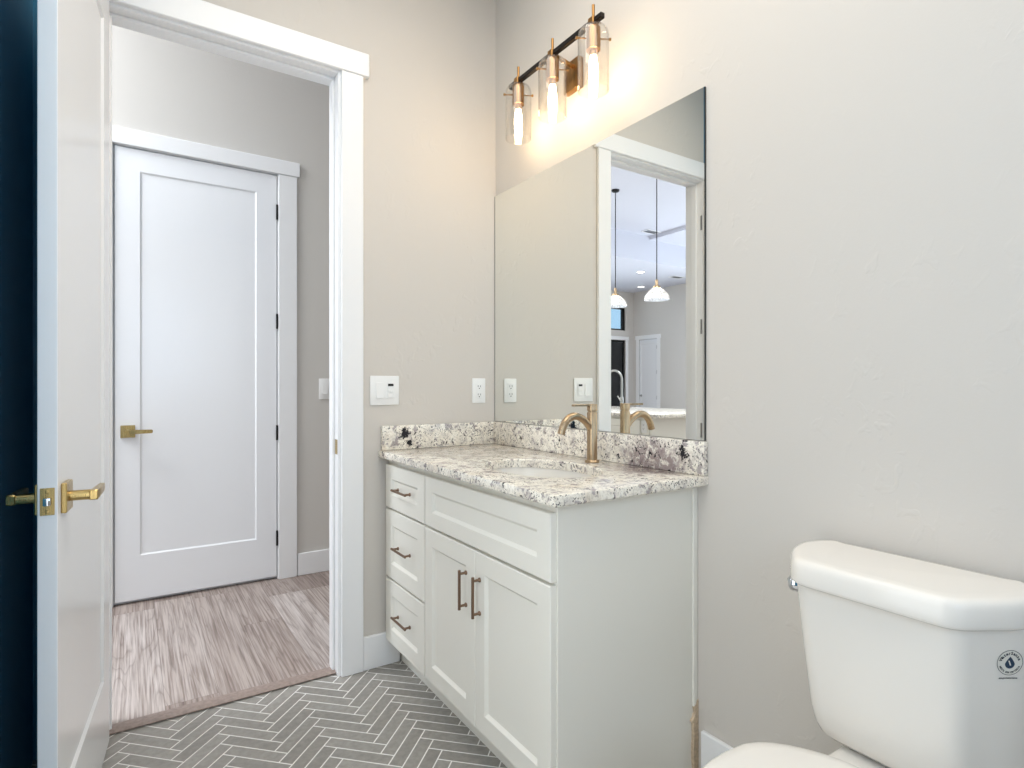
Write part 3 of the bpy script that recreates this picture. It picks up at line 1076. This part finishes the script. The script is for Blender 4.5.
b = new()
L = []
for z, fx, hf, k in ((0.400, -0.155, 0.093, 0.78), (0.404, -0.170, 0.109, 0.85), (0.415, -0.182, 0.122, 0.90), (0.435, -0.190, 0.129, 0.93), (0.47, -0.197, 0.134, 0.95), (0.60, -0.214, 0.141, 0.97), (0.70, -0.226, 0.145, 0.99), (0.743, -0.231, 0.146, 1.0)):
    L.append(tank_loop(z, fx, hf, -0.018, 0.024, k))
loft(b, L)
tk = obj('tank', b, M['porcelain'], to, 50)
b = new()
L = []
for z, d in ((0.7432, -0.010), (0.7434, -0.003), (0.747, 0.001), (0.752, 0.002), (0.780, 0.0005), (0.787, -0.001), (0.792, -0.0035), (0.7955, -0.008), (0.797, -0.014), (0.7975, -0.03)):
    L.append(tank_loop(z, -0.247 - d, 0.148 + d, -0.012 + min(d, 0) * 0.7, 0.030, 1.0))
loft(b, L)
obj('tank_lid', b, M['porcelain'], to, 50)
# flush lever on the far angled corner
fl = Vector((-0.174, TY + 0.183, 0.722))
dn = Vector((-0.53, 0.85, 0)).normalized()
b = new(); tube(b, [fl - dn * 0.004, fl + dn * 0.006, fl + dn * 0.012, fl + dn * 0.017], [0.019, 0.019, 0.016, 0.007], 20)
tg = Vector((0.85, 0.53, 0))
tube(b, [fl + dn * 0.010, fl + dn * 0.012 + tg * 0.02, fl + dn * 0.008 + tg * 0.045 + Vector((0, 0, -0.012))], [0.007, 0.006, 0.0065], 12)
tag(obj('flush_lever', b, M['chrome'], to), 'chrome flush lever')


def oval(z, xf, xb, hw, bw=None, n=40, yo=0.0):
    """egg outline, front at xf (more negative), back at xb"""
    out = []
    xm_ = xf + (xb - xf) * 0.60
    for k in range(n):
        a = 2 * PI * k / n
        ca, sa = math.cos(a), math.sin(a)
        if ca < 0:
            x = xm_ + (xm_ - xf) * ca
            y = hw * sa
        else:
            e = 0.62
            x = xm_ + (xb - xm_) * (abs(ca) ** e)
            y = (hw) * (abs(sa) ** (0.75)) * (1 if sa >= 0 else -1)
            if bw: y *= 1 - (1 - bw / hw) * (max(0, (x - xm_) / (xb - xm_))) ** 3
        out.append(Vector((x, TY + y, z)))
    return out


b = new()
L = [oval(0.0, -0.54, -0.10, 0.11), oval(0.02, -0.545, -0.095, 0.115), oval(0.06, -0.53, -0.10, 0.105), oval(0.16, -0.53, -0.09, 0.100), oval(0.25, -0.585, -0.06, 0.125), oval(0.32, -0.65, -0.10, 0.160, 0.11), oval(0.365, -0.685, -0.16, 0.178, 0.10), oval(0.388, -0.695, -0.20, 0.184, 0.10), oval(0.396, -0.690, -0.205, 0.178, 0.095)]
loft(b, L)
obj('bowl', b, M['porcelain'], to, 50)
b = new(); box(b, -0.290, -0.030, TY - 0.098, TY + 0.098, 0.330, 0.3962, 0.022, 4)
obj('deck', b, M['porcelain'], to, 50)
b = new()
L = [oval(0.3965, -0.700, -0.262, 0.184, 0.10), oval(0.400, -0.706, -0.258, 0.188, 0.105), oval(0.408, -0.706, -0.258, 0.188, 0.105), oval(0.411, -0.700, -0.262, 0.184, 0.10)]
loft(b, L)
obj('seat', b, M['porcelain'], to, 50)
b = new()
L = [oval(0.4118, -0.698, -0.252, 0.182, 0.095), oval(0.414, -0.704, -0.247, 0.187, 0.10), oval(0.421, -0.704, -0.247, 0.187, 0.10), oval(0.426, -0.696, -0.254, 0.180, 0.092), oval(0.4285, -0.670, -0.275, 0.158, 0.08), oval(0.429, -0.60, -0.33, 0.10, 0.05)]
loft(b, L)
obj('seat_lid', b, M['porcelain'], to, 50)
for s in (-1, 1):
    b = new(); tube(b, [(-0.262, TY + s * 0.050, 0.404), (-0.262, TY + s * 0.080, 0.404)], 0.0072, 14)
    obj('seat_hinge', b, M['porcelain'], to)

# round sticker on the near angled corner of the tank
def sticker():
    # angled face spans (fx,-hf) -> (fx+ch+.012,-hs) at the sticker's height
    z = 0.683
    k = (z - 0.60) / 0.10
    fx, hf, kk = -0.214 - 0.012 * k, 0.141 + 0.004 * k, 0.97 + 0.02 * k
    A = Vector((fx, TY - hf, z)); B = Vector((fx + 0.095 * kk, TY - hf - 0.060 * kk, z))
    # the same point lower down gives the lean of the face
    A2 = Vector((-0.214, TY - 0.141, 0.60))
    tx = (B - A).normalized()
    up = (A - A2)
    up = (up - tx * up.dot(tx)).normalized()
    nn = tx.cross(up).normalized()
    o = A + (B - A) * 0.83 + nn * 0.0006
    m = Matrix(((tx.x, up.x, nn.x, o.x), (tx.y, up.y, nn.y, o.y), (tx.z, up.z, nn.z, o.z), (0, 0, 0, 1)))
    R = 0.0235
    b = new(); tube(b, [(0, 0, -0.0002), (0, 0, 0.0002)], R, 40); b.transform(m)
    st = tag(obj('sticker', b, M['paper'], to, flat=True), 'round water-saving sticker with a dark blue drop')
    b = new()
    for r0, r1 in ((R - 0.0012, R - 0.0003),):
        va_, vb_ = [], []
        for k in range(48):
            a = 2 * PI * k / 48
            va_.append(b.verts.new((r0 * math.cos(a), r0 * math.sin(a), 0.0004)))
            vb_.append(b.verts.new((r1 * math.cos(a), r1 * math.sin(a), 0.0004)))
        for k in range(48):
            b.faces.new((va_[k], vb_[k], vb_[(k + 1) % 48], va_[(k + 1) % 48]))
    b.transform(m)
    obj('ring', b, M['ink'], st, flat=True)
    b = new()
    pl = []
    for k in range(28):
        a = PI / 2 + 2 * PI * k / 28
        s = math.sin(a)
        x = 0.0088 * math.cos(a) * (1 - max(0, s)) ** 0.55 if s > 0 else 0.0088 * math.cos(a)
        y = 0.0088 * s - 0.002 if s <= 0 else 0.0135 * s - 0.002
        pl.append(b.verts.new((x, y, 0.0004)))
    b.faces.new(pl)
    b.transform(m)
    obj('water_drop', b, M['inkblue'], st, flat=True)
    b = new()
    b.faces.new([b.verts.new(p) for p in ((-0.0035, 0.004, 0.0006), (-0.001, 0.004, 0.0006), (0.0025, -0.005, 0.0006), (0.0, -0.005, 0.0006))])
    b.transform(m)
    obj('drop_glint', b, M['paper'], st, flat=True)

    dg = None
    txt = new()

    def glyph(ch, size, mm):
        cu = bpy.data.curves.new('t', 'FONT')
        cu.body = ch; cu.size = size; cu.align_x = 'CENTER'; cu.align_y = 'CENTER'
        cu.resolution_u = 3; cu.offset = size * 0.035
        oo = bpy.data.objects.new('t', cu)
        S.collection.objects.link(oo)
        bpy.context.view_layer.update()
        me = oo.to_mesh()
        t = bmesh.new(); t.from_mesh(me)
        oo.to_mesh_clear()
        S.collection.objects.unlink(oo)
        bpy.data.objects.remove(oo); bpy.data.curves.remove(cu)
        join(txt, t, mm)

    def arc(s, r, size, a0, step, flip=False):
        for i, ch in enumerate(s):
            if ch == ' ': continue
            a = a0 + step * i
            rot = a - PI / 2 if not flip else a + PI / 2
            glyph(ch, size, m @ Matrix.Translation((r * math.cos(a), r * math.sin(a), 0.0005)) @ Matrix.Rotation(rot, 4, 'Z'))

    n = 10
    arc('WaterSense', 0.0172, 0.0078, math.radians(158), -math.radians(136) / (n - 1))
    arc('MEETS EPA CRITERIA', 0.0183, 0.0046, math.radians(204), math.radians(132) / 17, True)
    glyph('epa.gov/watersense', 0.0042, m @ Matrix.Translation((-0.001, -R - 0.005, 0.0003)))
    obj('lettering', txt, M['ink'], st, flat=True)


sticker()

# ------------------------------------------------------------------ window behind the camera
w1 = thing('window_1', 'frosted bathroom window behind the camera', 'window', (-0.85, YF, 1.05), kind='structure')
b = new()
for xa, xb, za, zb in ((-1.5, -1.44, 1.05, 2.25), (-0.26, -0.2, 1.05, 2.25), (-1.44, -0.26, 1.05, 1.11), (-1.44, -0.26, 2.19, 2.25)):
    box(b, xa, xb, YF - 0.09, YF + 0.012, za, zb, 0.002, 1)
obj('window_frame', b, M['trim'], w1)
obj('pane', box(new(), -1.44, -0.26, YF - 0.055, YF - 0.05, 1.11, 2.19), M['pane'], w1)

d5 = thing('added_door_5', 'unseen white glazed door added in the navy wall beside the camera', 'door', (XL, -1.60, 0), kind='structure')  # unseen door added to go with the side fill light
b = new()
for ya, yb, za, zb in ((-2.039, -1.94, 0.0, 2.359), (-1.26, -1.161, 0.0, 2.359), (-1.94, -1.26, 0.0, 0.20), (-1.94, -1.26, 2.25, 2.359)):
    box(b, XL - 0.05, XL - 0.005, ya, yb, za, zb, 0.002, 1)
obj('door_frame', b, M['trim'], d5)
obj('pane', box(new(), XL - 0.03, XL - 0.024, -1.939, -1.261, 0.201, 2.249), M['pane'], d5)

# ------------------------------------------------------------------ great room seen in the mirror
mat = Matrix(((0, -1, 0, GX0 - 0.004), (1, 0, 0, 8.069), (0, 0, 1, 0.012), (0, 0, 0, 1)))
b = new(); shaker(b, mat, 0.616, 2.385, 0.035, 0.06, 0.06, 0.105, 0.24, 0.007, 0.008, 0.002, True)
b.transform(Matrix.Identity(4))
d3 = tag(obj('door_3', b, M['door']), 'narrow white panel door on the far wall, seen in the mirror', 'door', None, 'structure')
b = new(); lathe(b, [(0, 0.062), (0.018, 0.060), (0.027, 0.045), (0.022, 0.032), (0.010, 0.025), (0.010, 0.008), (0.030, 0.006), (0.030, 0)], seg=20, mat=Matrix.Rotation(PI / 2, 4, 'Y'))
b.transform(Matrix.Translation((GX0 - 0.004, 8.620, 0.93)))
tag(obj('door_knob', b, M['steel'], d3), 'silver round knob')
for hz in (0.25, 0.88, 1.545, 2.19):
    b = new(); tube(b, [(GX0 + 0.006, 8.066, hz - 0.05), (GX0 + 0.006, 8.066, hz + 0.05)], 0.011, 10)
    tag(obj('hinge', b, M['steel'], d3), 'silver hinge')
t4 = thing('trim_4', 'white casing around the far door seen in the mirror', 'door frame', (GX0, 8.37, 0), kind='structure')
for ya, yb in ((7.955, 8.058), (8.694, 8.797)):
    obj('side_casing', box(new(), GX0 + 0.0005, GX0 + 0.018, ya, yb, 0, 2.415, 0.002, 1), M['trim'], t4)
obj('head_casing', box(new(), GX0 + 0.0005, GX0 + 0.024, 7.93, 8.82, 2.4155, 2.52, 0.003, 1), M['trim'], t4)
b = new(); bb(b, GX0 + 0.0005, GX0 + 0.016, 0.14, 7.95)
struct('baseboard_great_room', b, M['trim'], 'white baseboard of the great room far wall', 'baseboard')

# black glass sliding door and transom
d4 = thing('door_4', 'dark glass patio door with black frame, seen in the mirror', 'door', ((gx0 + gx1) / 2, GY, 0), kind='structure')
b = new()
for xa, xb, za, zb in ((gx0, gx0 + 0.05, 0, 2.4), (gx1 - 0.05, gx1, 0, 2.4), (gx0, gx1, 2.34, 2.4), (gx0, gx1, 0, 0.06), (-8.62, -8.54, 0.06, 2.34)):
    box(b, xa, xb, GY + 0.03, GY + 0.09, za, zb, 0.003, 1)
obj('door_frame', b, M['black'], d4)
obj('pane', box(new(), gx0 + 0.051, -8.621, GY + 0.055, GY + 0.065, 0.061, 2.339), M['darkglass'], d4)
obj('pane', box(new(), -8.539, gx1 - 0.051, GY + 0.055, GY + 0.065, 0.061, 2.339), M['darkglass'], d4)
b = new(); tube(b, [(-8.66, GY + 0.0, 0.95), (-8.66, GY + 0.0, 1.25)], 0.010, 10); tube(b, [(-8.66, GY + 0.055, 0.98), (-8.66, GY, 0.98)], 0.006, 8); tube(b, [(-8.66, GY + 0.055, 1.22), (-8.66, GY, 1.22)], 0.006, 8)
obj('door_handle', b, M['black'], d4)
w2 = thing('window_2', 'transom window with black frame and sky, high in the mirror reflection', 'window', ((gx0 + gx1) / 2, GY, 2.66), kind='structure')
b = new()
for xa, xb, za, zb in ((gx0, gx0 + 0.10, 2.66, 3.26), (gx1 - 0.10, gx1, 2.66, 3.26), (gx0 + 0.1, gx1 - 0.1, 2.66, 2.70), (gx0 + 0.1, gx1 - 0.1, 3.22, 3.26)):
    box(b, xa, xb, GY + 0.03, GY + 0.09, za, zb, 0.003, 1)
obj('window_frame', b, M['black'], w2)
obj('pane', box(new(), gx0 + 0.101, gx1 - 0.101, GY + 0.057, GY + 0.061, 2.701, 3.219), M['skyglass'], w2)
t5 = thing('trim_5', 'white casing around the dark glass door seen in the mirror', 'door frame', ((gx0 + gx1) / 2, GY, 0), kind='structure')
for xa, xb in ((gx0 - 0.09, gx0 - 0.001), (gx1 + 0.001, gx1 + 0.09)):
    obj('side_casing', box(new(), xa, xb, GY - 0.018, GY - 0.0005, 0, 2.405, 0.002, 1), M['trim'], t5)
obj('head_casing', box(new(), gx0 - 0.11, gx1 + 0.11, GY - 0.022, GY - 0.0005, 2.4055, 2.50, 0.003, 1), M['trim'], t5)

# kitchen island
isl = thing('kitchen_island', 'white kitchen island with pale stone top, seen in the mirror', 'kitchen island', (-3.05, 2.8, 0))
ix0, ix1, iy0, iy1 = -3.70, -2.50, 1.38, 4.4
b = new(); box(b, ix0, ix1, iy0, iy1, 0.10, 0.884, 0.002, 1); box(b, ix0 + 0.06, ix1 - 0.06, iy0 + 0.06, iy1 - 0.06, 0, 0.10)
obj('body', b, M['cab'], isl)
for k in range(4):
    ya = iy0 + 0.09 + k * 0.72
    m = Matrix(((0, -1, 0, ix1 + 0.021), (1, 0, 0, ya), (0, 0, 1, 0.12), (0, 0, 0, 1)))
    b = new(); shaker(b, m, 0.70, 0.74, 0.02, 0.06, 0.06, 0.06, 0.06)
    obj('door', b, M['cab'], isl)
for xa in (ix0 + 0.01, ix1 - 0.10):
    obj('corner_post', box(new(), xa, xa + 0.09, iy0 - 0.03, iy0 - 0.001, 0.0, 0.884, 0.003, 1), M['cab'], isl)
b = new(); box(b, ix0 - 0.03, ix1 + 0.05, 1.25, iy1 + 0.03, 0.885, 0.918, 0.004, 2)
obj('island_top', b, M['granite'], isl)
outlet('outlet', 'white outlet on the kitchen island side, seen low in the mirror', (ix1, iy0 + 0.06, 0.745), Matrix.Translation((ix1 + 0.0, iy0 + 0.055, 0.745)) @ Matrix.Rotation(PI / 2, 4, 'Z'))

kf = thing('kitchen_faucet', 'tall gooseneck pull-down kitchen faucet on the island, seen in the mirror', 'faucet', (-2.67, 1.90, 0.918))
K0 = Vector((-2.67, 1.90, 0))
b = new(); lathe(b, [(0, 0.9185), (0.027, 0.9185), (0.027, 0.926), (0.017, 0.930), (0.017, 1.06), (0.014, 1.065), (0, 1.065)], K0, 20)
obj('body', b, M['steel'], kf)
dr = Vector((0.35, 0.94, 0)).normalized()
pts = [K0 + Vector((0, 0, 1.06)), K0 + Vector((0, 0, 1.20))]
for k in range(13):
    a = PI * k / 12
    pts.append(K0 + dr * (0.085 * (1 - math.cos(a))) + Vector((0, 0, 1.245 + 0.085 * math.sin(a))))
pts.append(K0 + dr * 0.17 + Vector((0, 0, 1.20)))
b = new(); tube(b, pts, 0.011, 12)
obj('spout', b, M['steel'], kf)
b = new(); tube(b, [K0 + dr * 0.17 + Vector((0, 0, 1.20)), K0 + dr * 0.17 + Vector((0, 0, 1.10)), K0 + dr * 0.17 + Vector((0, 0, 1.085))], [0.013, 0.017, 0.014], 14)
obj('spray_head', b, M['steel'], kf)
b = new(); tube(b, [K0 + Vector((0, 0, 1.02)), K0 + Vector((0.03, -0.012, 1.03)), K0 + Vector((0.085, -0.03, 1.075))], [0.008, 0.007, 0.006], 10)
obj('lever', b, M['steel'], kf)

# pendants
pd = thing('pendant_light', 'clear glass dome pendant on a long cord, fully seen in the mirror', 'pendant light', (-4.8, 3.40, 2.40), group='pendants over the kitchen')
P0 = Vector((-4.8, 3.40, 0))
b = new(); lathe(b, [(0, CT - 0.03), (0.05, CT - 0.028), (0.062, CT - 0.015), (0.062, CT - 0.0005), (0, CT - 0.0005)], P0, 24)
obj('canopy', b, M['black'], pd)
b = new(); tube(b, [P0 + Vector((0, 0, 2.68)), P0 + Vector((0, 0, CT - 0.028))], 0.007, 8)
obj('cord', b, M['black'], pd)
b = new(); lathe(b, [(0, 2.69), (0.018, 2.688), (0.022, 2.67), (0.022, 2.61), (0.052, 2.597), (0.055, 2.570), (0.045, 2.565), (0, 2.565)], P0, 24)
obj('socket_cap', b, M['gold'], pd)
b = new(); lathe(b, [(0.050, 2.575), (0.075, 2.560), (0.120, 2.520), (0.158, 2.475), (0.172, 2.445), (0.178, 2.405), (0.176, 2.400), (0.170, 2.443), (0.155, 2.472), (0.118, 2.516), (0.073, 2.556), (0.050, 2.571)], P0, 36)
obj('glass_shade', b, M['seeded'], pd)
b = new(); lathe(b, [(0, 2.567), (0.014, 2.565), (0.016, 2.545), (0.034, 2.505), (0.036, 2.485), (0.026, 2.462), (0, 2.454)], P0, 20)
tag(obj('bulb', b, M['pendbulb'], pd), 'glowing bulb')
dup(pd, (-4.8, 4.24, 2.40), 'clear glass dome pendant partly hidden by the doorway edge, seen in the mirror')

# recessed lights and vents
rl = thing('recessed_light', 'round recessed ceiling light, higher of the two seen in the mirror', 'recessed light', (-7.917, 6.739, CH), group='recessed lights in the soffit')
R0 = Vector((-7.917, 6.739, 0))
b = new(); lathe(b, [(0.075, CH - 0.002), (0.078, CH - 0.008), (0.10, CH - 0.005), (0.102, CH - 0.0004), (0.075, CH - 0.0004)], R0, 32)
obj('trim_ring', b, M['trim'], rl)
b = new(); lathe(b, [(0, CH - 0.0035), (0.076, CH - 0.0035), (0.076, CH - 0.001), (0, CH - 0.001)], R0, 32)
tag(obj('lens', b, M['down'], rl), 'glowing lens')
dup(rl, (-9.663 + 0.35, 8.432 - 0.35, CH), 'round recessed ceiling light, lower of the two seen in the mirror')


def vent(x, y, z, label):
    t = thing('ceiling_vent', label, 'vent', (x, y, z), group='ceiling vents')
    b = new()
    for xa, xb, ya, yb in ((-0.18, 0.18, -0.10, -0.075), (-0.18, 0.18, 0.075, 0.10), (-0.18, -0.155, -0.075, 0.075), (0.155, 0.18, -0.075, 0.075)):
        box(b, x + xa, x + xb, y + ya, y + yb, z - 0.012, z - 0.0005)
    obj('vent_frame', b, M['trim'], t)
    b = new()
    for k in range(7):
        yy = y - 0.063 + k * 0.021
        box(b, x - 0.154, x + 0.154, yy - 0.004, yy + 0.004, z - 0.010, z - 0.003)
    obj('louvers', b, M['steel'], t)


vent(-9.037, 6.699, CH, 'white ceiling vent right of the recessed lights, seen in the mirror')
vent(-7.05, 5.62, CT, 'white ceiling vent on the tray ceiling, seen in the mirror')
